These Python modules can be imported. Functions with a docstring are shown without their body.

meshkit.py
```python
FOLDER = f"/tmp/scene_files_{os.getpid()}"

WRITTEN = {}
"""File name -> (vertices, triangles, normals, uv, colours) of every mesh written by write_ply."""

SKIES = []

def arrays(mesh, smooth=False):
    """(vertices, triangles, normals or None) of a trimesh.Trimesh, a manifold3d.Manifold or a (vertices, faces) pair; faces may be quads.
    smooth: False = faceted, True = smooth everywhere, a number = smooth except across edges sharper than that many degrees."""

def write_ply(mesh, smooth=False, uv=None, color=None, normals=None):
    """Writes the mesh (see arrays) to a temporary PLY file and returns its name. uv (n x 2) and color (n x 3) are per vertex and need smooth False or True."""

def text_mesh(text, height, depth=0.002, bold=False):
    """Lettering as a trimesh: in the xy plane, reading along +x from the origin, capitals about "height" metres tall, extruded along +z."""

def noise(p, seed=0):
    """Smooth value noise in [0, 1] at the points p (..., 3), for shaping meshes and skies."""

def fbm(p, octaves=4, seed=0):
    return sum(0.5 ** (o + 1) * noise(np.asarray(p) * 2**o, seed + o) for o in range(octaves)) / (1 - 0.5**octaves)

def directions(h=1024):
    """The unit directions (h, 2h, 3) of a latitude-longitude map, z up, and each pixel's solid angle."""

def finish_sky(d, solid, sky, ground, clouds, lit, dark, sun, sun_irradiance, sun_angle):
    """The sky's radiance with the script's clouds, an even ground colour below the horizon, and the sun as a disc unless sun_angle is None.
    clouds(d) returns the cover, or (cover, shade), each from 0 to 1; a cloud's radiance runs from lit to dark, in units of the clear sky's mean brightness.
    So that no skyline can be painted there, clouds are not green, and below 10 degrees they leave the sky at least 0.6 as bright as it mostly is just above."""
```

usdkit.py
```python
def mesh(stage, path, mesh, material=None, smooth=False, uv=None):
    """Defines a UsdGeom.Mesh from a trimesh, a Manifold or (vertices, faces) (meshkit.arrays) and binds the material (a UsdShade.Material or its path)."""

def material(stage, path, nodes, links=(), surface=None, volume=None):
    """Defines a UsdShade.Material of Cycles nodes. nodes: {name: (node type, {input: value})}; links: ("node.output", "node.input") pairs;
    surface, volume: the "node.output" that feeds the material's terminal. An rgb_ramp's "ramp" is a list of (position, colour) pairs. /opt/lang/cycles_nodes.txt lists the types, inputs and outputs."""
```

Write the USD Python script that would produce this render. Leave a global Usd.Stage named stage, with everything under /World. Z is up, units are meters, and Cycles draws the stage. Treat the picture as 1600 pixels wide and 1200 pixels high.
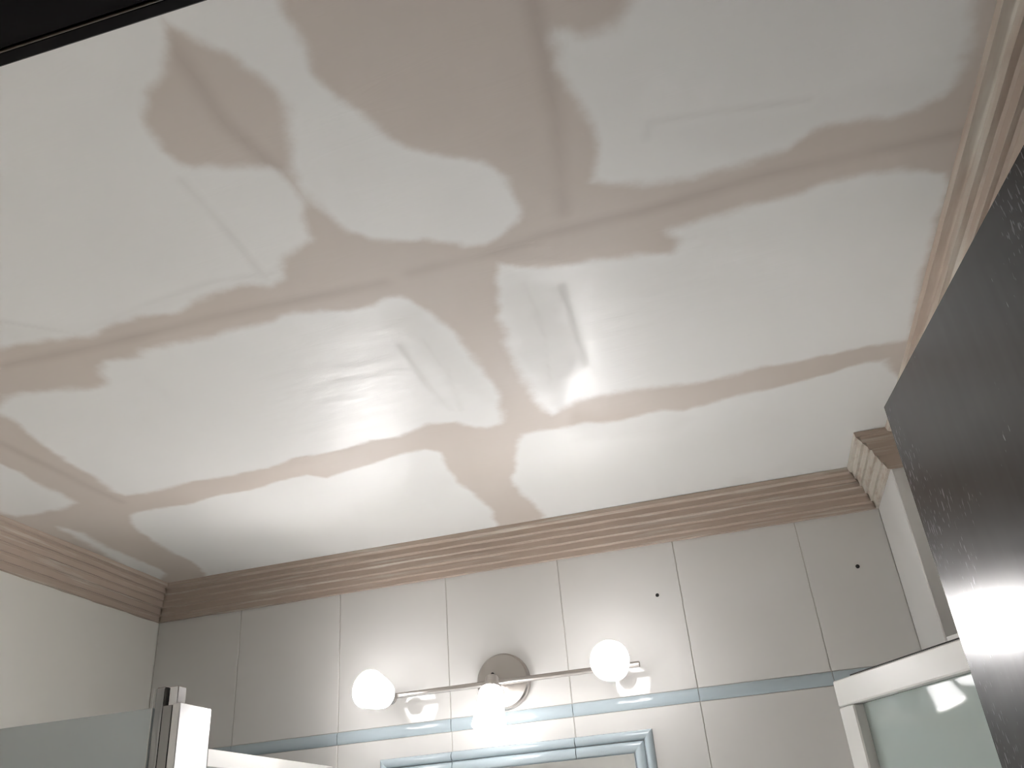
import math, numpy as np, trimesh, usdkit, meshkit
import shapely
from shapely.geometry import Polygon, LineString
from scipy.sparse import coo_matrix
from scipy.sparse.csgraph import connected_components
from pxr import Usd, UsdGeom, UsdLux, UsdShade, Gf, Sdf, Vt

stage = Usd.Stage.CreateInMemory()
UsdGeom.SetStageUpAxis(stage, UsdGeom.Tokens.z)
UsdGeom.SetStageMetersPerUnit(stage, 1.0)
UsdGeom.Xform.Define(stage, '/World')
UsdGeom.Scope.Define(stage, '/World/Looks')

# ------------------------------------------------------------------ camera
EYE = 1.70                       # the phone is held 1.70 m above the floor, in the doorway
cam = UsdGeom.Camera.Define(stage, '/World/Camera')
cam.CreateHorizontalApertureAttr(36.0)
cam.CreateVerticalApertureAttr(27.0)
cam.CreateFocalLengthAttr(29.82)
cam.CreateClippingRangeAttr(Gf.Vec2f(0.01, 50))
RIGHT = (0.96011329, 0.26862237, -0.07761757)
DOWN = (-0.19609531, 0.44899678, -0.87175026)
FWD = (-0.19932158, 0.85219946, 0.48376336)
m4 = Gf.Matrix4d(*RIGHT, 0, *[-v for v in DOWN], 0, *[-v for v in FWD], 0, 0, 0, EYE, 1)
cam.AddTransformOp().Set(m4)
cam.CreateExposureAttr(1.57)

# ------------------------------------------------------------------ light levels (the three lamps are the only lights of the room)
BULB = 160.0                     # radiance of the bulbs
BULB_CENTRE = 8300.0
SHADE = 5.0                      # glow of the opal glass shades

# ------------------------------------------------------------------ sizes (metres; z above the floor)
D = 1.75                         # back wall
XL, XR = -1.321, 0.396           # left and right wall
YF = 0.225                       # front wall (inner face)
H = EYE + 0.6125                 # ceiling
XC, YC = 0.316, 1.532            # boxed-in corner: left face, front face

# ------------------------------------------------------------------ outlines of the filled joints on the ceiling (x, y in metres)
NET= [(-0.900,0.733),(-0.831,0.723),(-0.764,0.729),(-0.702,0.739),(-0.670,0.729),(-0.634,0.728),(-0.582,0.737),(-0.556,0.726),(-0.518,0.720),(-0.484,0.719),(-0.452,0.729),(-0.435,0.722),(-0.414,0.691),(-0.393,0.675),(-0.371,0.671),(-0.363,0.651),(-0.354,0.626),(-0.348,0.594),(-0.351,0.566),(-0.356,0.559),(-0.368,0.550),(-0.386,0.538),(-0.409,0.532),(-0.424,0.530),(-0.434,0.519),(-0.436,0.502),(-0.432,0.477),(-0.423,0.455),(-0.408,0.437),(-0.390,0.429),(-0.372,0.410),(-0.359,0.394),(-0.354,0.383),(-0.352,0.373),(-0.346,0.383),(-0.334,0.401),(-0.323,0.421),(-0.314,0.437),(-0.307,0.456),(-0.302,0.475),(-0.304,0.498),(-0.316,0.528),(-0.332,0.558),(-0.341,0.584),(-0.344,0.601),(-0.338,0.627),(-0.331,0.651),(-0.323,0.674),(-0.308,0.692),(-0.286,0.704),(-0.254,0.711),(-0.230,0.729),(-0.215,0.741),(-0.189,0.744),(-0.168,0.737),(-0.150,0.721),(-0.138,0.697),(-0.137,0.668),(-0.144,0.642),(-0.157,0.618),(-0.173,0.606),(-0.203,0.587),(-0.219,0.574),(-0.233,0.553),(-0.243,0.524),(-0.251,0.505),(-0.257,0.480),(-0.260,0.449),(-0.258,0.422),(-0.258,0.406),(-0.255,0.391),(-0.246,0.359),(0.029,0.452),(0.018,0.485),(0.013,0.500),(0.002,0.509),(-0.015,0.508),(-0.030,0.500),(-0.036,0.493),(-0.050,0.489),(-0.054,0.497),(-0.053,0.514),(-0.053,0.537),(-0.050,0.565),(-0.041,0.597),(-0.036,0.621),(-0.038,0.643),(-0.049,0.673),(-0.058,0.690),(-0.031,0.705),(0.006,0.716),(0.046,0.720),(0.087,0.718),(0.113,0.713),(0.146,0.707),(0.174,0.694),(0.192,0.690),(0.217,0.695),(0.242,0.704),(0.269,0.700),(0.292,0.691),(0.304,0.679),(0.309,0.657),(0.309,0.627),(0.305,0.584),(0.302,0.544),(0.357,0.563),(0.405,1.366),(0.327,1.314),(0.308,1.279),(0.297,1.232),(0.264,1.231),(0.217,1.244),(0.140,1.259),(0.070,1.265),(0.013,1.276),(-0.014,1.281),(-0.048,1.261),(-0.085,1.262),(-0.124,1.270),(-0.175,1.254),(-0.230,1.255),(-0.286,1.248),(-0.303,1.289),(-0.324,1.369),(-0.348,1.421),(-0.353,1.489),(-0.348,1.566),(-0.345,1.648),(-0.374,1.841),(-0.505,1.819),(-0.448,1.658),(-0.434,1.581),(-0.436,1.502),(-0.444,1.408),(-0.441,1.328),(-0.429,1.261),(-0.449,1.235),(-0.489,1.236),(-0.544,1.253),(-0.609,1.262),(-0.651,1.273),(-0.674,1.246),(-0.713,1.249),(-0.784,1.263),(-0.855,1.262),(-0.922,1.273),(-0.974,1.272),(-1.034,1.270),(-1.055,1.274),(-1.075,1.306),(-1.092,1.358),(-1.111,1.435),(-1.113,1.491),(-1.115,1.564),(-1.136,1.649),(-1.257,1.857),(-1.326,1.779),(-1.318,1.245),(-1.296,1.134),(-1.239,1.161),(-1.229,1.188),(-1.194,1.195),(-1.145,1.194),(-1.096,1.184),(-1.089,1.144),(-1.093,1.103),(-1.081,1.039),(-1.084,0.995),(-1.078,0.914),(-0.999,0.834),(-0.959,0.851),(-0.960,0.862),(-0.959,0.885),(-0.976,0.941),(-0.987,1.008),(-0.989,1.054),(-0.993,1.105),(-1.006,1.162),(-1.000,1.188),(-0.968,1.198),(-0.893,1.192),(-0.863,1.185),(-0.793,1.194),(-0.719,1.193),(-0.667,1.174),(-0.624,1.180),(-0.566,1.177),(-0.518,1.167),(-0.471,1.175),(-0.444,1.162),(-0.411,1.149),(-0.370,1.163),(-0.361,1.182),(-0.330,1.201),(-0.305,1.197),(-0.294,1.175),(-0.282,1.110),(-0.279,1.047),(-0.280,0.994),(-0.285,0.942),(-0.289,0.896),(-0.299,0.850),(-0.310,0.822),(-0.320,0.806),(-0.345,0.805),(-0.360,0.810),(-0.388,0.814),(-0.424,0.799),(-0.474,0.794),(-0.520,0.794),(-0.568,0.798),(-0.623,0.797),(-0.677,0.800),(-0.706,0.806),(-0.733,0.797),(-0.751,0.813),(-0.762,0.837),(-0.771,0.852),(-0.791,0.852),(-0.836,0.842),(-0.867,0.830),(-0.911,0.827),(-0.942,0.842),(-0.955,0.847),(-0.995,0.830)] 
HOLES=[ [(0.320,1.183),(0.320,1.128),(0.316,1.060),(0.316,0.992),(0.318,0.938),(0.319,0.894),(0.320,0.848),(0.312,0.814),(0.295,0.800),(0.268,0.790),(0.234,0.785),(0.194,0.784),(0.153,0.787),(0.108,0.790),(0.072,0.794),(0.041,0.794),(0.010,0.798),(0.019,0.822),(0.014,0.843),(-0.033,0.834),(-0.054,0.831),(-0.085,0.825),(-0.124,0.818),(-0.152,0.810),(-0.170,0.800),(-0.188,0.784),(-0.195,0.804),(-0.204,0.843),(-0.216,0.895),(-0.227,0.954),(-0.231,1.007),(-0.233,1.066),(-0.231,1.114),(-0.231,1.176),(-0.218,1.204),(-0.198,1.187),(-0.173,1.169),(-0.122,1.169),(-0.054,1.179),(0.005,1.187),(0.049,1.189),(0.102,1.184),(0.159,1.184),(0.214,1.181),(0.255,1.179),(0.301,1.184)] , [(-1.205,1.265),(-1.220,1.353),(-1.237,1.460),(-1.261,1.587),(-1.252,1.643),(-1.206,1.608),(-1.201,1.495),(-1.201,1.395),(-1.189,1.315)] ]
VEIL=[ [(-0.798,0.668),(-0.700,0.713),(-0.588,0.707),(-0.509,0.693),(-0.427,0.708),(-0.434,0.736),(-0.522,0.725),(-0.638,0.734),(-0.707,0.745),(-0.853,0.726)],
[(0.014,0.626),(0.166,0.648),(0.268,0.649),(0.305,0.665),(0.270,0.705),(0.146,0.712),(0.086,0.723),(0.014,0.648)],
[(-0.187,0.784),(-0.130,0.848),(-0.132,0.942),(-0.138,1.067),(-0.206,1.178),(-0.226,1.112),(-0.231,0.970)],
[(-0.354,0.835),(-0.304,0.840),(-0.288,0.946),(-0.279,1.067),(-0.293,1.151),(-0.340,1.041)],
[(-0.199,1.193),(-0.023,1.272),(0.015,1.315),(-0.044,1.368),(-0.205,1.321)] ]
SEAM=[ [(-0.291,0.766),(-0.195,0.764),(-0.124,0.754),(-0.014,0.755),(0.126,0.743),(0.319,0.750)],
[(-0.862,0.757),(-0.722,0.764),(-0.553,0.761),(-0.450,0.766),(-0.327,0.772)],
[(-0.381,1.220),(-0.236,1.214),(0.021,1.239),(0.309,1.223)],
[(-1.026,1.213),(-0.659,1.216),(-0.378,1.213)],
[(-0.357,0.395),(-0.365,0.489),(-0.351,0.558)],
[(-0.071,0.586),(-0.095,0.725)],
[(-0.061,0.458),(-0.071,0.586)],
[(-1.029,0.936),(-1.026,1.213)] ]
SCUFF=[ [(-0.444,0.541),(-0.444,0.608),(-0.451,0.720)],
[(0.014,0.626),(0.085,0.636),(0.166,0.650)],
[(0.014,0.626),(0.008,0.646)],
[(-0.129,0.859),(-0.132,0.942),(-0.138,1.067)],
[(-0.833,0.726),(-0.785,0.674),(-0.723,0.731),(-0.596,0.707),(-0.513,0.698),(-0.436,0.709)],
[(-0.168,0.836),(-0.174,0.959),(-0.199,1.102)],
[(-0.364,0.914),(-0.368,1.008),(-0.363,1.120)],
[(-0.331,0.911),(-0.327,1.005),(-0.349,1.126)] ]
LAB=[ [(-0.930,0.764),(-0.874,0.770),(-0.732,0.777),(-0.444,0.754)],
[(-0.425,0.719),(-0.305,0.760),(-0.120,0.738)],
[(-0.120,0.738),(0.057,0.760),(0.320,0.755)],
[(-1.049,1.226),(-0.655,1.209),(-0.378,1.213)],
[(-0.233,1.202),(0.021,1.232),(0.318,1.221)],
[(-0.227,0.812),(-0.248,0.963),(-0.261,1.165)],
[(-0.357,1.250),(-0.430,1.714)],
[(-0.999,0.834),(-1.013,0.919),(-1.039,1.213)],
[(-1.228,1.226),(-1.069,1.252),(-1.208,1.755)],
[(-0.357,0.395),(-0.365,0.489),(-0.349,0.566)],
[(-0.349,0.566),(-0.349,0.650),(-0.344,0.687)],
[(-0.181,0.381),(-0.170,0.474),(-0.150,0.575),(-0.114,0.685)],
[(-0.049,0.426),(-0.057,0.459),(-0.065,0.652)],
[(-0.019,0.485),(0.010,0.446)],
[(0.304,0.545),(0.312,0.707),(0.322,1.047),(0.326,1.287)] ]

LABW = np.array([.02, .04, .02, .02, .015, .03, .03, .02, .03, .06, .0, .10, .02, .03, .02])
LABT = ['brown joint compound band across the ceiling, left end', 'broad brown joint compound where the bands cross', 'brown joint compound band running to the right cornice',
        'brown joint compound band above the left lamp', 'brown joint compound band above the right lamp', 'brown joint compound link between the two long bands', 'brown joint compound patch touching the back cornice',
        'brown joint compound band leaving at the left edge', 'brown joint compound beside the left cornice', 'leaf-shaped brown joint compound patch', 'narrow brown compound stem below the leaf-shaped patch',
        'large grey-brown compound patch at the top of the picture', 'brown compound strip beside the large patch', 'brown compound lobe at the top edge of the picture', 'brown compound along the right cornice']

# ------------------------------------------------------------------ helpers
used = {}
def path_for(parent, name):
    base = '/World' if parent is None else str(parent.GetPath())
    k = (base, name)
    n = used.get(k, -1) + 1
    used[k] = n
    return f'{base}/{name}' if n == 0 else f'{base}/{name}_{n:03d}'

def tag(prim, label=None, cat=None, group=None, kind=None):
    for k, v in (('label', label), ('category', cat), ('group', group), ('kind', kind)):
        if v:
            prim.SetCustomDataByKey(k, v)
    return prim

def thing(name, label, cat, group=None, kind=None, loc=(0, 0, 0), rotz=0):
    x = UsdGeom.Xform.Define(stage, path_for(None, name))
    if any(loc): x.AddTranslateOp().Set(Gf.Vec3d(*loc))
    if rotz: x.AddRotateZOp().Set(rotz)
    return tag(x.GetPrim(), label, cat, group, kind)

def obj(name, mesh, material, parent=None, smooth=False, label=None, cat=None, kind=None, group=None):
    m = usdkit.mesh(stage, path_for(parent, name), mesh, material, smooth)
    return tag(m.GetPrim(), label, cat, group, kind)

def cbox(lo, hi, b=0.001):
    """A chamfered box."""
    lo, hi = np.array(lo, float), np.array(hi, float)
    pts = []
    for c in np.ndindex(2, 2, 2):
        p = np.where(np.array(c) == 0, lo, hi)
        s = np.where(np.array(c) == 0, 1, -1)
        for k in range(3):
            q = p + s * b
            q[k] = p[k]
            pts.append(q)
    return trimesh.convex.convex_hull(np.array(pts))

def lathe(profile, n=40):
    """Closed solid of revolution about z from (r, z) pairs."""
    return trimesh.creation.revolve(np.array(profile, float), sections=n)

def orient(mesh, at, axis):
    z = np.array(axis, float) / np.linalg.norm(axis)
    x = np.cross([0, 0, 1] if abs(z[2]) < .9 else [1, 0, 0], z); x /= np.linalg.norm(x)
    T = np.eye(4); T[:3, 0] = x; T[:3, 1] = np.cross(z, x); T[:3, 2] = z; T[:3, 3] = at
    out = mesh.copy(); out.apply_transform(T)
    return out

def rod(a, b, r, n=24, end=0.001):
    a, b = np.array(a, float), np.array(b, float)
    L = np.linalg.norm(b - a)
    return orient(lathe([(0, 0), (r - end, 0), (r, end), (r, L - end), (r - end, L), (0, L)], n), a, b - a)

def loft(sections):
    """Closed solid through closed sections (each k x 3), ends capped by fans."""
    S = np.array(sections, float); n, k, _ = S.shape
    v = S.reshape(-1, 3); f = []
    for i in range(n - 1):
        for j in range(k):
            a, b = i * k + j, i * k + (j + 1) % k
            f += [[a, b, b + k], [a, b + k, a + k]]
    v = np.vstack([v, S[0].mean(0), S[-1].mean(0)])
    for j in range(k):
        f += [[n * k, (j + 1) % k, j], [n * k + 1, (n - 1) * k + j, (n - 1) * k + (j + 1) % k]]
    m = trimesh.Trimesh(v, f, process=False)
    if m.volume < 0: m.invert()
    return m

def mat(name, nodes, links=(), surface='p.BSDF'):
    return usdkit.material(stage, '/World/Looks/' + name, nodes, links, surface=surface)

# ------------------------------------------------------------------ materials
def plain(name, color, rough, metallic=0.0, bump=0.0, scale=40, var=0.03, spec=0.5, coat=0.0):
    nodes = {'tc': ('texture_coordinate', {}), 'n': ('noise_texture', {'scale': scale, 'detail': 4.0}),
             'n2': ('noise_texture', {'scale': 3.0, 'detail': 3.0}),
             'r': ('rgb_ramp', {'ramp': [(0.3, tuple(c * (1 - var) for c in color)), (0.7, tuple(min(1, c * (1 + var)) for c in color))]}),
             'b': ('bump', {'strength': bump, 'distance': 0.001}),
             'p': ('principled_bsdf', {'roughness': rough, 'metallic': metallic, 'specular_ior_level': spec, 'coat_weight': coat})}
    links = [('tc.object', 'n.vector'), ('tc.object', 'n2.vector'), ('n2.fac', 'r.fac'), ('r.color', 'p.base_color')]
    if bump:
        links += [('n.fac', 'b.height'), ('b.normal', 'p.normal')]
    return mat(name, nodes, links)

M = {}
M['tile'] = plain('glazed_cream_tile', (.70, .685, .66), .07, bump=.05, scale=6, var=.012)
M['border'] = plain('glazed_blue_tile', (.45, .525, .56), .12, bump=.05, scale=30, var=.04)
M['grout'] = plain('grout', (.62, .59, .53), .8, var=.12)
M['wall'] = plain('cream_wall_paint', (.80, .785, .73), .45, bump=.1, scale=60, var=.02)
M['corner'] = plain('white_wall_paint', (.69, .68, .66), .5, bump=.1, scale=60, var=.02)
M['floor'] = plain('floor_tile', (.78, .76, .74), .3, var=.06)
M['backing'] = plain('ceiling_backing', (.5, .47, .43), .8)
M['nickel'] = plain('brushed_nickel', (.50, .47, .44), .32, metallic=1.0, var=.04)
M['chrome_dark'] = plain('chrome_dark_reflection', (.36, .36, .37), .12, metallic=1.0, var=.02)  # darker copy of the chrome, a dark reflection put into its colour
M['chrome'] = plain('polished_chrome', (.82, .82, .85), .05, metallic=1.0, var=.01)
M['alu_shaded'] = plain('satin_aluminium_shaded', (.34, .335, .335), .2, metallic=1.0, bump=.08, scale=90, var=.03)  # shaded copy of the aluminium, the shade is in the colour
M['alu'] = plain('satin_aluminium', (.80, .80, .80), .16, metallic=.55, bump=.12, scale=90, var=.03)
M['white_frame'] = plain('white_gloss_frame', (.72, .71, .68), .28, bump=.08, scale=50, var=.02)
M['painted_dark_strip'] = plain('painted_dark', (.03, .028, .025), .7)  # near-black for a dark reflection and for a shaded gap
M['mirror'] = plain('mirror_silver', (.85, .86, .87), .012, metallic=1.0, var=0)
M['hole'] = plain('hole_dark', (.012, .011, .01), .9)
M['dark_frame'] = plain('dark_wood_frame', (.0035, .002, .0025), .35, bump=.1, scale=40, var=.2, spec=.12)
M['edge'] = plain('frame_edge_highlight', (.10, .085, .06), .4, var=.2)  # lighter brown carries the highlight on the frame edge
M['white_plastic'] = plain('white_plastic', (.7, .7, .68), .35)

# frosted panes: light grey-green, they let some light through
def frosted(name, color, rough, trans):
    return mat(name, {'tc': ('texture_coordinate', {}), 'n': ('noise_texture', {'scale': 4.0}),
                      'r': ('rgb_ramp', {'ramp': [(.3, tuple(c * .98 for c in color)), (.7, color)]}),
                      'p': ('principled_bsdf', {'roughness': rough, 'specular_ior_level': .6}),
                      't': ('translucent_bsdf', {'color': color}), 'm': ('mix_closure', {'fac': trans})},
               [('tc.object', 'n.vector'), ('n.fac', 'r.fac'), ('r.color', 'p.base_color'), ('p.BSDF', 'm.closure1'), ('t.BSDF', 'm.closure2')],
               surface='m.closure')
M['frost_shower'] = frosted('frosted_shower_glass', (.60, .64, .645), .35, .25)
M['frost_green'] = frosted('frosted_green_glass', (.50, .57, .54), .05, .2)

# dark stained door: satin lacquer with dust specks and fine scratches
M['door'] = mat('dark_door_lacquer', {
    'tc': ('texture_coordinate', {}),
    'mp': ('mapping', {'rotation': (0, 0.75, 0), 'scale': (1, 1, 0.3)}),
    'sp': ('noise_texture', {'scale': 330.0, 'detail': 1.0, 'roughness': .4}),
    'lg': ('noise_texture', {'scale': 7.0, 'detail': 2.0}),
    'mm': ('math', {'math_type': 'multiply'}),
    'sr': ('rgb_ramp', {'ramp': [(.0, (0, 0, 0)), (.375, (0, 0, 0)), (.42, (1, 1, 1)), (1, (1, 1, 1))]}),
    'gm': ('mapping', {'scale': (1, 1, .08)}),
    'g': ('noise_texture', {'scale': 70.0, 'detail': 5.0}),
    'c': ('mix', {'color1': (.011, .010, .0105), 'color2': (.10, .095, .105)}),
    'rr': ('map_range', {'from_min': .3, 'from_max': .7, 'to_min': .235, 'to_max': .25}),
    'b': ('bump', {'strength': .02, 'distance': .0004}),
    'p': ('principled_bsdf', {'specular_ior_level': .36})},
    [('tc.object', 'mp.vector'), ('mp.vector', 'sp.vector'), ('tc.object', 'lg.vector'), ('sp.fac', 'mm.value1'), ('lg.fac', 'mm.value2'),
     ('tc.object', 'gm.vector'), ('gm.vector', 'g.vector'), ('mm.value', 'sr.fac'), ('sr.color', 'c.fac'),
     ('c.color', 'p.base_color'), ('g.fac', 'rr.value'), ('rr.result', 'p.roughness'), ('g.fac', 'b.height'), ('b.normal', 'p.normal')])

# cornice: raw brown plaster with pale streaks along its length
def cornice_mat(name, scale, pale):
    return mat(name, {
        'ge': ('geometry', {}), 'mp': ('mapping', {'scale': scale}), 'n': ('noise_texture', {'scale': 1.0, 'detail': 5.0, 'roughness': .6}),
        'n2': ('noise_texture', {'scale': 5.0, 'detail': 3.0}),
        'a': ('mix', {'color1': (.43, .345, .285), 'color2': (.50, .41, .335)}),
        'w': ('rgb_ramp', {'ramp': [(0, (0, 0, 0)), (pale, (0, 0, 0)), (pale + .2, (1, 1, 1)), (1, (1, 1, 1))]}),
        'c': ('mix', {'color2': (.60, .56, .49)}),
        'b': ('bump', {'strength': .4, 'distance': .0012}),
        'p': ('principled_bsdf', {'roughness': .62, 'specular_ior_level': .35})},
        [('ge.position', 'mp.vector'), ('mp.vector', 'n.vector'), ('ge.position', 'n2.vector'), ('n2.fac', 'a.fac'), ('n.fac', 'w.fac'),
         ('a.color', 'c.color1'), ('w.color', 'c.fac'), ('c.color', 'p.base_color'), ('n.fac', 'b.height'), ('b.normal', 'p.normal')])
M['cornice_x'] = cornice_mat('cornice_plaster_back', (5, 70, 110), .54)
M['cornice_y'] = cornice_mat('cornice_plaster_side', (70, 4, 110), .55)
M['cornice_pale'] = cornice_mat('cornice_plaster_pale', (60, 20, 60), .30)
M['cornice_right'] = cornice_mat('cornice_plaster_right', (25, 2.5, 30), .46)

# ceiling: white paint where the primvar 'mask' is 0, bare joint compound where it is 1 (red: compound, green: seam, blue: trowel marks)
def ceiling_mat(name):
    return mat(name, {
        'at': ('attribute', {'attribute': 'mask'}), 'sx': ('separate_color', {}),
        'ge': ('geometry', {}),
        'n': ('noise_texture', {'scale': 22.0, 'detail': 6.0, 'roughness': .62}),
        'nl': ('noise_texture', {'scale': 4.5, 'detail': 3.0}),
        'ad': ('math', {'math_type': 'multiply_add', 'value2': .7, 'value3': -.35}),
        'sm': ('math', {'math_type': 'add'}),
        'mk': ('map_range', {'range_type': 'smoothstep', 'from_min': .18, 'from_max': .82, 'to_min': 0.0, 'to_max': 1.0}),
        'br': ('mix', {'color1': (.525, .455, .395), 'color2': (.585, .53, .485)}),
        'sd': ('mix', {'color2': (.36, .30, .26)}), 'sdf': ('math', {'math_type': 'multiply', 'value2': .45}),
        'wh': ('mix', {'color1': (.735, .725, .70), 'color2': (.77, .765, .745)}),
        'wt': ('mix', {'color2': (.60, .585, .56)}), 'wtf': ('math', {'math_type': 'multiply', 'value2': .42}),
        'c': ('mix', {}),
        'rg': ('map_range', {'from_min': 0.0, 'from_max': 1.0, 'to_min': .44, 'to_max': .57}), 'rg2': ('math', {'math_type': 'multiply_add', 'value2': .4}),
        'mp': ('mapping', {'scale': (9, 38, 10), 'rotation': (0, 0, .18)}),
        'st': ('noise_texture', {'scale': 1.0, 'detail': 4.0, 'roughness': .6, 'distortion': 1.2}),
        'b': ('bump', {'strength': .35, 'distance': .0012}),
        'p': ('principled_bsdf', {'specular_ior_level': .5})},
        [('at.color', 'sx.color'), ('ge.position', 'n.vector'), ('ge.position', 'nl.vector'), ('n.fac', 'ad.value1'), ('ad.value', 'sm.value1'), ('sx.r', 'sm.value2'),
         ('sm.value', 'mk.value'), ('nl.fac', 'br.fac'), ('br.color', 'sd.color1'), ('sx.g', 'sdf.value1'), ('sdf.value', 'sd.fac'),
         ('nl.fac', 'wh.fac'), ('wh.color', 'wt.color1'), ('sx.b', 'wtf.value1'), ('wtf.value', 'wt.fac'),
         ('wt.color', 'c.color1'), ('sd.color', 'c.color2'), ('mk.result', 'c.fac'), ('c.color', 'p.base_color'),
         ('mk.result', 'rg.value'), ('sx.b', 'rg2.value1'), ('rg.result', 'rg2.value3'), ('rg2.value', 'p.roughness'),
         ('ge.position', 'mp.vector'), ('mp.vector', 'st.vector'), ('st.fac', 'b.height'), ('b.normal', 'p.normal')])
M['ceiling'] = ceiling_mat('ceiling_paint_and_compound')

def emitter(name, color, strength):
    return mat(name, {'e': ('emission', {'color': color, 'strength': strength})}, surface='e.emission')
M['bulb'] = emitter('bulb_glow', (.985, .962, .975), BULB)
M['bulb_centre'] = emitter('bulb_glow_centre', (.985, .962, .975), BULB_CENTRE)
M['shade'] = mat('lit_opal_glass', {'p': ('principled_bsdf', {'base_color': (.85, .84, .8), 'roughness': .25, 'emission_color': (1.0, .98, .985), 'emission_strength': SHADE})})

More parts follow.
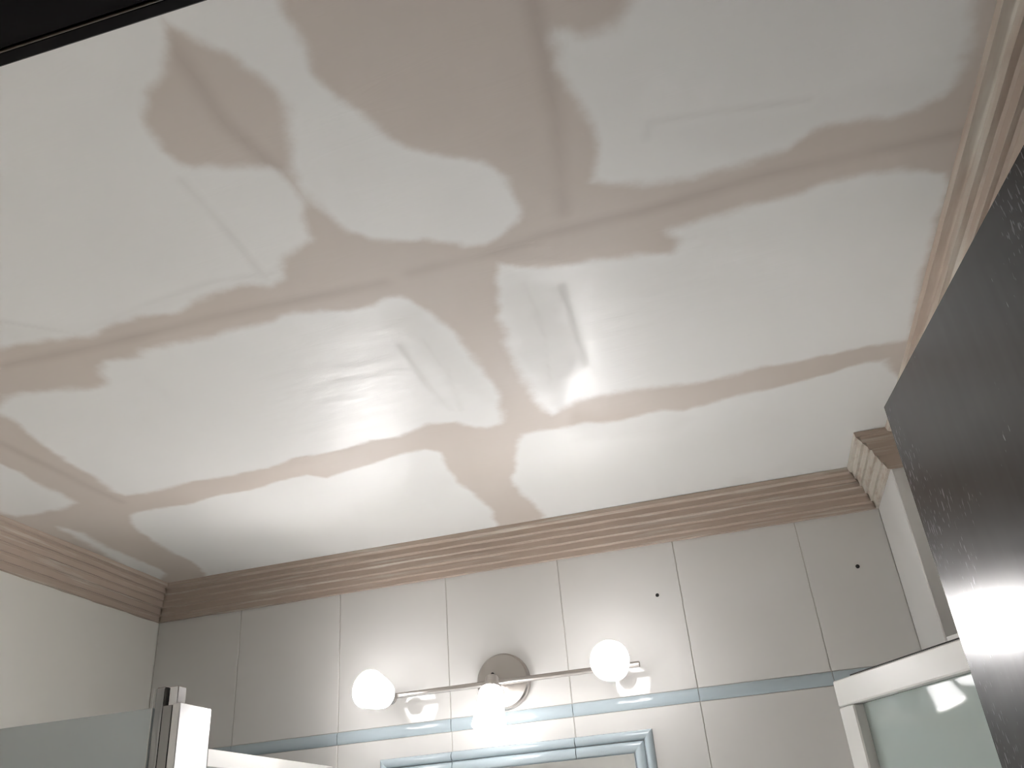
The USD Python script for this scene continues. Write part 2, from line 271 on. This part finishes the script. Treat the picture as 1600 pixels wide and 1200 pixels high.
# ------------------------------------------------------------------ ceiling
def build_ceiling():
    nx, ny = 344, 310
    xs, ys = np.linspace(XL, XR, nx), np.linspace(YF, D, ny)
    X, Y = np.meshgrid(xs, ys)
    P = np.stack([X.ravel(), Y.ravel()], 1)
    net = Polygon(NET).buffer(0)
    for h in HOLES:
        net = net.difference(Polygon(h).buffer(0))
    shapely.prepare(net)
    pts = shapely.points(P)
    edge = net.boundary
    d = shapely.distance(pts, edge) * np.where(shapely.contains_xy(net, P[:, 0], P[:, 1]), 1, -1)
    P3 = np.stack([P[:, 0], P[:, 1], np.zeros(len(P))], 1)
    d = d + (meshkit.fbm(P3 * 28, 3, 4) - .5) * .012
    w = .010 + .020 * meshkit.noise(P3 * 5, 9)                # some edges are feathered more than others
    t = np.clip(d / (2 * w) + .5, 0, 1)
    mask = t * t * (3 - 2 * t)
    def near(lines, half):
        dist = np.min([shapely.distance(pts, LineString(l)) for l in lines], 0)
        return np.clip(1 - dist / half, 0, 1)
    seam = near(SEAM[:2] + SEAM[4:], .016) ** 1.3 * (.4 + .9 * meshkit.fbm(P3 * 9, 2, 7))
    scuff = near(SCUFF, .008) * (.2 + 1.0 * meshkit.fbm(P3 * 12, 2, 3))
    for v in VEIL:                                            # thin skim dragged over the paint
        pv = Polygon(v).buffer(0)
        dv = shapely.distance(pts, pv.boundary) * np.where(shapely.contains_xy(pv, P[:, 0], P[:, 1]), 1, -1) + (meshkit.fbm(P3 * [14, 30, 1], 3, 21) - .5) * .04
        scuff = np.maximum(scuff, .42 * np.clip(dv / .025 + .3, 0, 1))
    # relief: compound stands a little proud, seams sink a little, paint is brushed and trowelled
    z = -.0007 * mask + .0005 * seam - .0004 * near(SCUFF, .008) + .0022 * (meshkit.fbm(P3 * [2.5, 3.5, 1], 3, 5) - .5)
    brush = np.exp(-(((P[:, 0] + .42) / .22) ** 2 + ((P[:, 1] - 1.02) / .16) ** 2)) + np.exp(-(((P[:, 0] - .02) / .10) ** 2 + ((P[:, 1] - .86) / .15) ** 2))
    z += .0030 * brush * (1 - mask) * (meshkit.fbm(np.stack([P[:, 0] * 14 + P[:, 1] * 9, P[:, 1] * 42 - P[:, 0] * 8, 0 * P[:, 0]], 1), 3, 11) - .5)
    V = np.stack([P[:, 0], P[:, 1], H + z - .001], 1)
    i = (np.arange(ny - 1)[:, None] * nx + np.arange(nx - 1)[None]).ravel()
    F = np.vstack([np.stack([i, i + nx, i + 1], 1), np.stack([i + 1, i + nx, i + nx + 1], 1)])      # faces look down
    fn = np.cross(V[F[:, 1]] - V[F[:, 0]], V[F[:, 2]] - V[F[:, 0]])
    N = np.zeros_like(V)
    for k in range(3): np.add.at(N, F[:, k], fn)
    N /= np.linalg.norm(N, axis=1, keepdims=True)
    C = P[F].mean(1)
    comp = mask[F].mean(1) > .5
    owner = np.full(len(F), -1)
    ld = np.stack([shapely.distance(shapely.points(C[comp]), LineString(l)) for l in LAB], 1) - LABW
    owner[comp] = np.argmin(ld, 1)
    # painted boards: connected fields of white between the bands
    E = np.vstack([np.sort(F[:, [a, b]], 1) for a, b in ((0, 1), (1, 2), (2, 0))])
    fid = np.tile(np.arange(len(F)), 3)
    key = E[:, 0] * len(V) + E[:, 1]
    o = np.argsort(key, kind='stable'); k2, f2 = key[o], fid[o]
    same = k2[1:] == k2[:-1]
    a, b = f2[:-1][same], f2[1:][same]
    ok = ~comp[a] & ~comp[b]
    nc, lab = connected_components(coo_matrix((np.ones(ok.sum()), (a[ok], b[ok])), shape=(len(F), len(F))), directed=False)
    cnt = np.bincount(lab[~comp], minlength=nc)
    big = [c for c in np.argsort(-cnt) if cnt[c] > 900]
    cen = np.array([C[(lab == c) & ~comp].mean(0) for c in big])
    whites = np.full(len(F), -1)
    for n, c in enumerate(big): whites[(lab == c) & ~comp] = n
    rest = (~comp) & (whites < 0)
    whites[rest] = np.argmin(((C[rest][:, None] - cen[None]) ** 2).sum(2), 1)
    root = thing('ceiling', 'ceiling of white painted boards with brown filled joints', 'ceiling', kind='structure')
    col = np.stack([mask, np.clip(seam, 0, 1), np.clip(scuff, 0, 1)], 1).astype(np.float32)
    def put(name, sel, label=None):
        if not sel.any(): return
        idx, inv = np.unique(F[sel], return_inverse=True)
        p = path_for(root, name)
        m = UsdGeom.Mesh.Define(stage, p)
        m.CreatePointsAttr(Vt.Vec3fArray.FromNumpy(V[idx].astype(np.float32)))
        f = inv.reshape(-1, 3)
        m.CreateFaceVertexCountsAttr(Vt.IntArray.FromNumpy(np.full(len(f), 3, np.int32)))
        m.CreateFaceVertexIndicesAttr(Vt.IntArray.FromNumpy(f.astype(np.int32).ravel()))
        m.CreateSubdivisionSchemeAttr('none')
        m.CreateNormalsAttr(Vt.Vec3fArray.FromNumpy(N[idx].astype(np.float32))); m.SetNormalsInterpolation('vertex')
        UsdGeom.PrimvarsAPI(m).CreatePrimvar('mask', Sdf.ValueTypeNames.Color3fArray, 'vertex').Set(Vt.Vec3fArray.FromNumpy(col[idx]))
        UsdShade.MaterialBindingAPI.Apply(m.GetPrim()).Bind(M['ceiling'])
        tag(m.GetPrim(), label)
    for n in range(len(big)):
        put('ceiling_board', whites == n, 'white painted ceiling board' if n == 0 else None)
    for n, text in enumerate(LABT):
        put('joint_compound', owner == n, text)
    obj('backing_slab', cbox((XL - .1, -.9, H + .006), (XR + .1, D + .1, H + .1)), M['backing'], root)
build_ceiling()

# ------------------------------------------------------------------ walls and floor
t = tag(obj('floor', cbox((XL - .1, -.9, -.1), (XR + .1, D + .1, 0)), M['floor']), 'pale bathroom floor under the shower and walls', 'floor', kind='structure')
obj('wall_left', cbox((XL - .1, YF - .12, 0), (XL, D + .1, H + .004)), M['wall'], label='plain cream painted left wall under the brown cornice', cat='wall', kind='structure')
obj('wall_right', cbox((XR, YF - .12, 0), (XR + .1, D + .1, H + .004)), M['corner'], label='plain right wall behind the dark open door', cat='wall', kind='structure')
obj('wall_corner', cbox((XC, YC, 0), (XR - .0005, D - .0005, H - .004), .002), M['corner'], label='white boxed-in corner column where back and right walls meet', cat='column', kind='structure')

wb = thing('wall_back', 'back wall of large cream glazed tiles with thin blue border strip', 'wall', kind='structure')
obj('grout_bed', cbox((XL, D + .0018, 0), (XR, D + .1, H + .004), .0005), M['grout'], wb)
J = [XL + .0006, -1.101, -.851, -.599, -.345, -.0965, .152, XC + .0005]
G = .0006
rows = [(EYE + .2520, EYE + .56)]
zt = EYE + .2268
while zt > .02:
    rows.append((max(zt - .33, .005), zt)); zt -= .3325
rng = np.random.default_rng(5)
for n, (z0, z1) in enumerate(rows):
    for a, b in zip(J[:-1], J[1:]):
        dy = rng.uniform(-.0003, .0003)
        obj('tile', cbox((a + G, D + dy, z0 + (G if n else 0)), (b - G, D + .006, z1), .0009), M['tile'], wb)

def strip_piece(A0, A1, B0, B1, h, k=9, lift=0.0):
    """Half-round moulding on the wall from the edge pair (A0 outer, A1 inner) to (B0, B1); points are (x, z) on the wall."""
    secs = []
    for o, i in ((A0, A1), (B0, B1)):
        o, i = np.array(o), np.array(i)
        ring = []
        for t in np.linspace(0, 1, k):
            q = o + (i - o) * t
            ring.append((q[0], D - lift - h * math.sin(math.pi * t) ** .6, q[1]))
        ring += [(i[0], D + .004, i[1]), (o[0], D + .004, o[1])]
        secs.append(ring)
    return loft(secs)

for a, b in zip(J[:-1], J[1:]):
    z0, z1 = EYE + .2275, EYE + .2513
    obj('border_tile', strip_piece((a + G, z1), (a + G, z0), (b - G, z1), (b - G, z0), .0035), M['border'], wb, smooth=35, label='pale blue border tile' if a == J[0] else None)

for x, z in ((-.145, EYE + .4391), (.2476, EYE + .4377)):
    hole = orient(lathe([(0, .0012), (.0024, .0012), (.0028, .0004), (.0038, -.0006), (.0042, -.001), (0, -.001)], 18), (x, D - .0008, z), (0, -1, 0))
    obj('drill_hole', hole, M['hole'], wb, label='small dark drill hole in a tile')

# front wall with the doorway that the camera stands in
LZ = EYE + .40
LY = .245
JX0, JX1 = -.345, .305
wf = thing('wall_front', 'front wall around the dark doorway, behind the camera', 'wall', kind='structure')
obj('wall_panel', cbox((XL, YF - .12, 0), (JX0 - .05, YF, H + .004)), M['wall'], wf)
obj('wall_panel', cbox((JX1 + .05, YF - .12, 0), (XR, YF, H + .004)), M['wall'], wf)
obj('wall_panel', cbox((JX0 - .05, YF - .12, LZ + .06), (JX1 + .05, YF, H + .004)), M['wall'], wf)

# ------------------------------------------------------------------ cornice
PROFILE = [(0, 1.0), (.11, 1.0), (.13, .84), (.17, .80), (.28, .83), (.30, .65), (.34, .61), (.45, .64), (.47, .47), (.51, .43), (.61, .46), (.63, .30), (.67, .26), (.78, .29), (.80, .14), (.84, .11), (.97, .12), (1.0, .0)]
DROP = .0665
def fine_profile():
    out = []
    for k in range(len(PROFILE) - 1):
        (a, b), (c, e) = PROFILE[k], PROFILE[k + 1]
        for t in (0, .5): out.append((a + (c - a) * t, b + (e - b) * t))
    # round the treads a little
    out.append(PROFILE[-1])
    return out
PF = fine_profile()
def cornice_piece(w0, c0, w1, c1, seed, step=.02):
    """From wall corner w0 / ceiling corner c0 to w1 / c1 (x, y)."""
    w0, c0, w1, c1 = (np.array(q, float) for q in (w0, c0, w1, c1))
    n = max(3, int(np.linalg.norm(w1 - w0) / step))
    secs = []
    for s in np.linspace(0, 1, n + 1):
        w, c = w0 + (w1 - w0) * s, c0 + (c1 - c0) * s
        ring = []
        for u, v in PF:
            q = w + (c - w) * u
            wob = (meshkit.noise(np.array([q[0] * 30, q[1] * 30, u * 9 + seed]), seed) - .5) * .0022
            ring.append((q[0], q[1], H - .0015 - DROP * v + wob * (0 if v == 0 else 1)))
        ring.append((w[0], w[1], H - .0015))
        secs.append(ring)
    return loft(secs)
e = .0004
WC = [(XL + e, YF), (XL + e, D - e), (XC - e, D - e), (XC - e, YC - e), (XR - e, YC - e), (XR - e, YF)]
cl, cb, cc, cf, cr = -1.246, 1.666, .267, 1.497, .321
CC = [(cl, YF), (cl, cb), (cc, cb), (cc, cf), (cr, cf), (cr, YF)]
texts = ['brown unpainted stepped cornice along the left wall', 'long brown unpainted stepped cornice above the tiled back wall',
         'short pale cornice return on the side of the corner column', 'short brown cornice piece across the front of the corner column',
         'stepped cornice along the right wall, pale ridges above the dark door']
mats = ['cornice_y', 'cornice_x', 'cornice_pale', 'cornice_x', 'cornice_right']
for k in range(5):
    obj(f'trim_{k + 1}', cornice_piece(WC[k], CC[k], WC[k + 1], CC[k + 1], k + 2, .02 if k != 2 else .01), M[mats[k]], smooth=25, label=texts[k], cat='cornice', kind='structure')

# ------------------------------------------------------------------ dark door and its frame
fr = thing('trim_6', 'black wooden door frame head in the upper left corner', 'door frame', kind='structure')
obj('head_jamb', cbox((JX0 - .05, YF - .13, LZ), (JX1 + .05, .2355, LZ + .06), .0015), M['dark_frame'], fr)
obj('head_casing', cbox((JX0 - .06, .2365, LZ + .0006), (JX1 + .06, LY, LZ + .06), .0012), M['dark_frame'], fr)
obj('bead', rod((JX0 + .02, .2360, LZ + .0002), (JX1, .2360, LZ + .0002), .0007, 10, .0002), M['edge'], fr, label='thin bead along the frame head with its highlight painted in')
obj('side_jamb', cbox((JX0 - .05, YF - .13, 0), (JX0, .2355, LZ - .0005), .0015), M['dark_frame'], fr)
obj('side_jamb', cbox((JX1 + .004, YF - .13, 0), (JX1 + .05, .2355, LZ - .0005), .0015), M['dark_frame'], fr)

# leaf: local x runs along the leaf from hinge to free edge, local y is its thickness (away from the room's middle)
FREE = np.array((.2022, .92)); ANG = math.radians(7.33)
dirv = np.array((-math.sin(ANG), math.cos(ANG)))
WID = .665
HINGE = FREE - dirv * WID
dl = thing('door_1', 'dark lacquered door standing open at the right edge', 'door', kind='structure', loc=(HINGE[0], HINGE[1], 0), rotz=math.degrees(math.atan2(dirv[1], dirv[0])))
obj('door_leaf', cbox((0, -.042, .01), (WID, 0, LZ - .0005), .0012), M['door'], dl)
for z in (.25, 1.05, 1.85):
    obj('hinge', rod((-.004, -.048, z), (-.004, -.048, z + .09), .006, 16), M['nickel'], dl)
lev = trimesh.util.concatenate([rod((WID - .06, 0.0005, 1.02), (WID - .06, .05, 1.02), .009), rod((WID - .06, .046, 1.02), (WID - .18, .046, 1.02), .009)])
obj('handle', lev, M['nickel'], dl, smooth=35)

# ------------------------------------------------------------------ wall lamp
lamp = thing('wall_lamp', 'nickel wall lamp with round plate and three glass spotlights on a rod', 'lamp')
RY, RZ = 1.690, EYE + .2995
PX, PZ = -.480, EYE + .3090
plate = orient(lathe([(0, 0), (.0545, 0), (.0555, .002), (.0545, .014), (.051, .018), (.030, .0195), (0, .020)], 64), (PX, D - .0012, PZ), (0, -1, 0))
obj('wall_plate', plate, M['nickel'], lamp, smooth=30)
obj('stem', rod((PX, D - .0215, PZ - .007), (PX, RY - .004, RZ), .0085), M['nickel'], lamp, smooth=35)
obj('screw', orient(lathe([(0, 0), (.0032, 0), (.0032, .002), (.002, .0035), (0, .0035)], 16), (PX - .0185, D - .0212, PZ + .015), (0, -1, 0)), M['hole'], lamp)
obj('rod', rod((-.745, RY, RZ), (-.194, RY, RZ), .0055), M['nickel'], lamp, smooth=35)
SH = [(.0145, 0), (.0215, .003), (.0265, .010), (.0300, .024), (.0335, .045), (.0365, .066), (.0345, .0665), (.0315, .046), (.0280, .025), (.0245, .012), (.0190, .006), (.0145, .006), (.0145, 0)]
SHC = [(.0145, 0), (.0205, .002), (.0235, .008), (.0250, .024), (.0275, .045), (.0330, .074), (.0312, .0745), (.0258, .046), (.0235, .025), (.0215, .012), (.0180, .006), (.0145, .006), (.0145, 0)]
BU = [(0, .008), (.0085, .008), (.0125, .014), (.0150, .024), (.0160, .032), (.0150, .039), (.0110, .044), (.0060, .0465), (0, .047)]
def head(at, axis, bulb, prof, mount):
    axis = np.array(axis, float); axis /= np.linalg.norm(axis)
    sock = lathe([(0, -.024), (.010, -.024), (.013, -.021), (.0140, -.012), (.0140, -.006), (.0180, -.0045), (.0180, -.0004), (.0141, -.0004), (.0141, .0072), (0, .0072)], 32)
    arm = rod(mount, np.array(at) - axis * .016, .005, 16)
    h = obj('lamp_head', trimesh.util.concatenate([orient(sock, at, axis), arm]), M['nickel'], lamp, smooth=35)
    obj('glass_shade', orient(lathe(prof, 48), at, axis), M['shade'], h, smooth=40)
    obj('bulb', orient(lathe(BU, 32), at, axis), M[bulb], h, smooth=40)
head((-.7065, 1.668, EYE + .298), (-.16, -1, .10), 'bulb', SH, (-.7065, RY, RZ))
head((-.4785, 1.645, EYE + .283), (-.04, -.32, -1), 'bulb_centre', SHC, (-.4785, RY, RZ))
head((-.2390, 1.668, EYE + .295), (0.02, -1, .03), 'bulb', SH, (-.2390, RY, RZ))

# ------------------------------------------------------------------ mirror in its frame of blue mouldings
mir = thing('wall_mirror', 'wall mirror in a double frame of pale blue mouldings below the lamp', 'mirror')
X0, X1, Z0, Z1 = -.7545, -.1955, EYE - .45, EYE + .1895
def frame(x0, x1, z0, z1, w, h, lift):
    c = [((x0, z1), (x0 + w, z1 - w)), ((x1, z1), (x1 - w, z1 - w)), ((x1, z0), (x1 - w, z0 + w)), ((x0, z0), (x0 + w, z0 + w))]
    cuts = [x for x in (-.599, -.347) if x0 + w < x < x1 - w]
    stops = [c[0]] + [((x, z1), (x, z1 - w)) for x in cuts] + [c[1]]
    for p, q in zip(stops[:-1], stops[1:]):
        g = .0007
        A = [(a[0] + (g if p is not c[0] else 0), a[1]) for a in p]
        B = [(b[0] - (g if q is not c[1] else 0), b[1]) for b in q]
        obj('frame_moulding', strip_piece(A[0], A[1], B[0], B[1], h, 11, lift), M['border'], mir, smooth=35)
    for p, q in ((c[1], c[2]), (c[2], c[3]), (c[3], c[0])):
        obj('frame_moulding', strip_piece(p[0], p[1], q[0], q[1], h, 11, lift), M['border'], mir, smooth=35)
frame(X0, X1, Z0, Z1, .0178, .0085, .0012)
frame(X0 + .0185, X1 - .0185, Z0 + .0185, Z1 - .0185, .0205, .0060, .0012)
obj('mirror_glass', cbox((X0 + .0392, D - .0045, Z0 + .0392), (X1 - .0392, D - .0012, Z1 - .0392), .0008), M['mirror'], mir)

# ------------------------------------------------------------------ shower enclosure (left)
sh = thing('shower_enclosure', 'shower enclosure with frosted glass, chrome profile and white aluminium post', 'shower')
obj('glass_panel', cbox((XL + .003, 1.2225, .12), (-.9145, 1.2285, EYE + .247), .0008), M['frost_shower'], sh)
obj('chrome_profile', cbox((-.9135, 1.222, .005), (-.8955, 1.247, EYE + .2775), .0030), M['chrome_dark'], sh, smooth=50, label='chrome upright with a dark reflection in its colour')
obj('seal', cbox((-.9153, 1.2205, .12), (-.9138, 1.2215, EYE + .276), .0002), M['white_plastic'], sh)
obj('painted_dark_strip', cbox((-.8954, 1.2212, .006), (-.8915, 1.2254, EYE + .2755), .0004), M['painted_dark_strip'], sh)  # added strip, imitates a dark reflection between the chrome uprights
obj('chrome_profile', cbox((-.8950, 1.2255, .005), (-.8735, 1.247, EYE + .2765), .0012), M['chrome'], sh, label='polished chrome upright')
obj('corner_post', cbox((-.8900, 1.2140, .005), (-.8735, 1.2250, EYE + .2460), .0008), M['alu_shaded'], sh)  # front of the post, coloured darker for its shade
obj('corner_post', cbox((-.8730, 1.2140, .005), (-.8590, 1.2990, EYE + .2480), .0010), M['alu'], sh, label='brushed silver corner post')
obj('top_rail', cbox((-.8720, 1.2995, EYE + .1610), (-.8590, D - .0015, EYE + .1875), .0010), M['white_frame'], sh, label='white rail')
obj('door_glass', cbox((-.8685, 1.2995, .12), (-.8625, D - .0015, EYE + .1605), .0008), M['frost_shower'], sh)
obj('shower_tray', cbox((XL + .003, 1.222, .0005), (-.914, D - .002, .11), .004), M['white_plastic'], sh)

# ------------------------------------------------------------------ white framed frosted pane (right): local x from its far corner towards the camera, local y towards the camera's side
A = np.array((.133, 1.570)); U = np.array((math.sin(math.radians(30.5)), -math.cos(math.radians(30.5))))
gp = thing('framed_glass_panel', 'white framed pane of frosted glass angled out from the right wall', 'glass panel', loc=(A[0], A[1], EYE + .21), rotz=math.degrees(math.atan2(U[1], U[0])))
LEN, HT, T = .49, .90, .034
# local +y is the side away from the camera, so the front face is at y = 0
def fbar(x0, x1, z0, z1): return cbox((x0, 0, z0), (x1, T, z1), .0022)
obj('frame_rail', fbar(0, LEN, -.041, 0), M['white_frame'], gp)
obj('frame_rail', fbar(0, LEN, -HT, -HT + .041), M['white_frame'], gp)
obj('frame_stile', fbar(0, .040, -HT + .0415, -.0415), M['white_frame'], gp)
obj('frame_stile', fbar(LEN - .040, LEN, -HT + .0415, -.0415), M['white_frame'], gp)
obj('pane', cbox((.0405, .018, -HT + .0415), (LEN - .0405, .023, -.0415), .0006), M['frost_green'], gp)
obj('painted_dark_strip', cbox((.045, .004, .0004), (LEN - .03, .010, .0026), .0004), M['painted_dark_strip'], gp, label='dark strip painted in for the shaded gap at the top edge')  # added strip, its dark colour paints the shade of the gap
obj('seal_strip', cbox((.27, .0105, .0004), (LEN - .03, .014, .0100), .0006), M['white_frame'], gp)
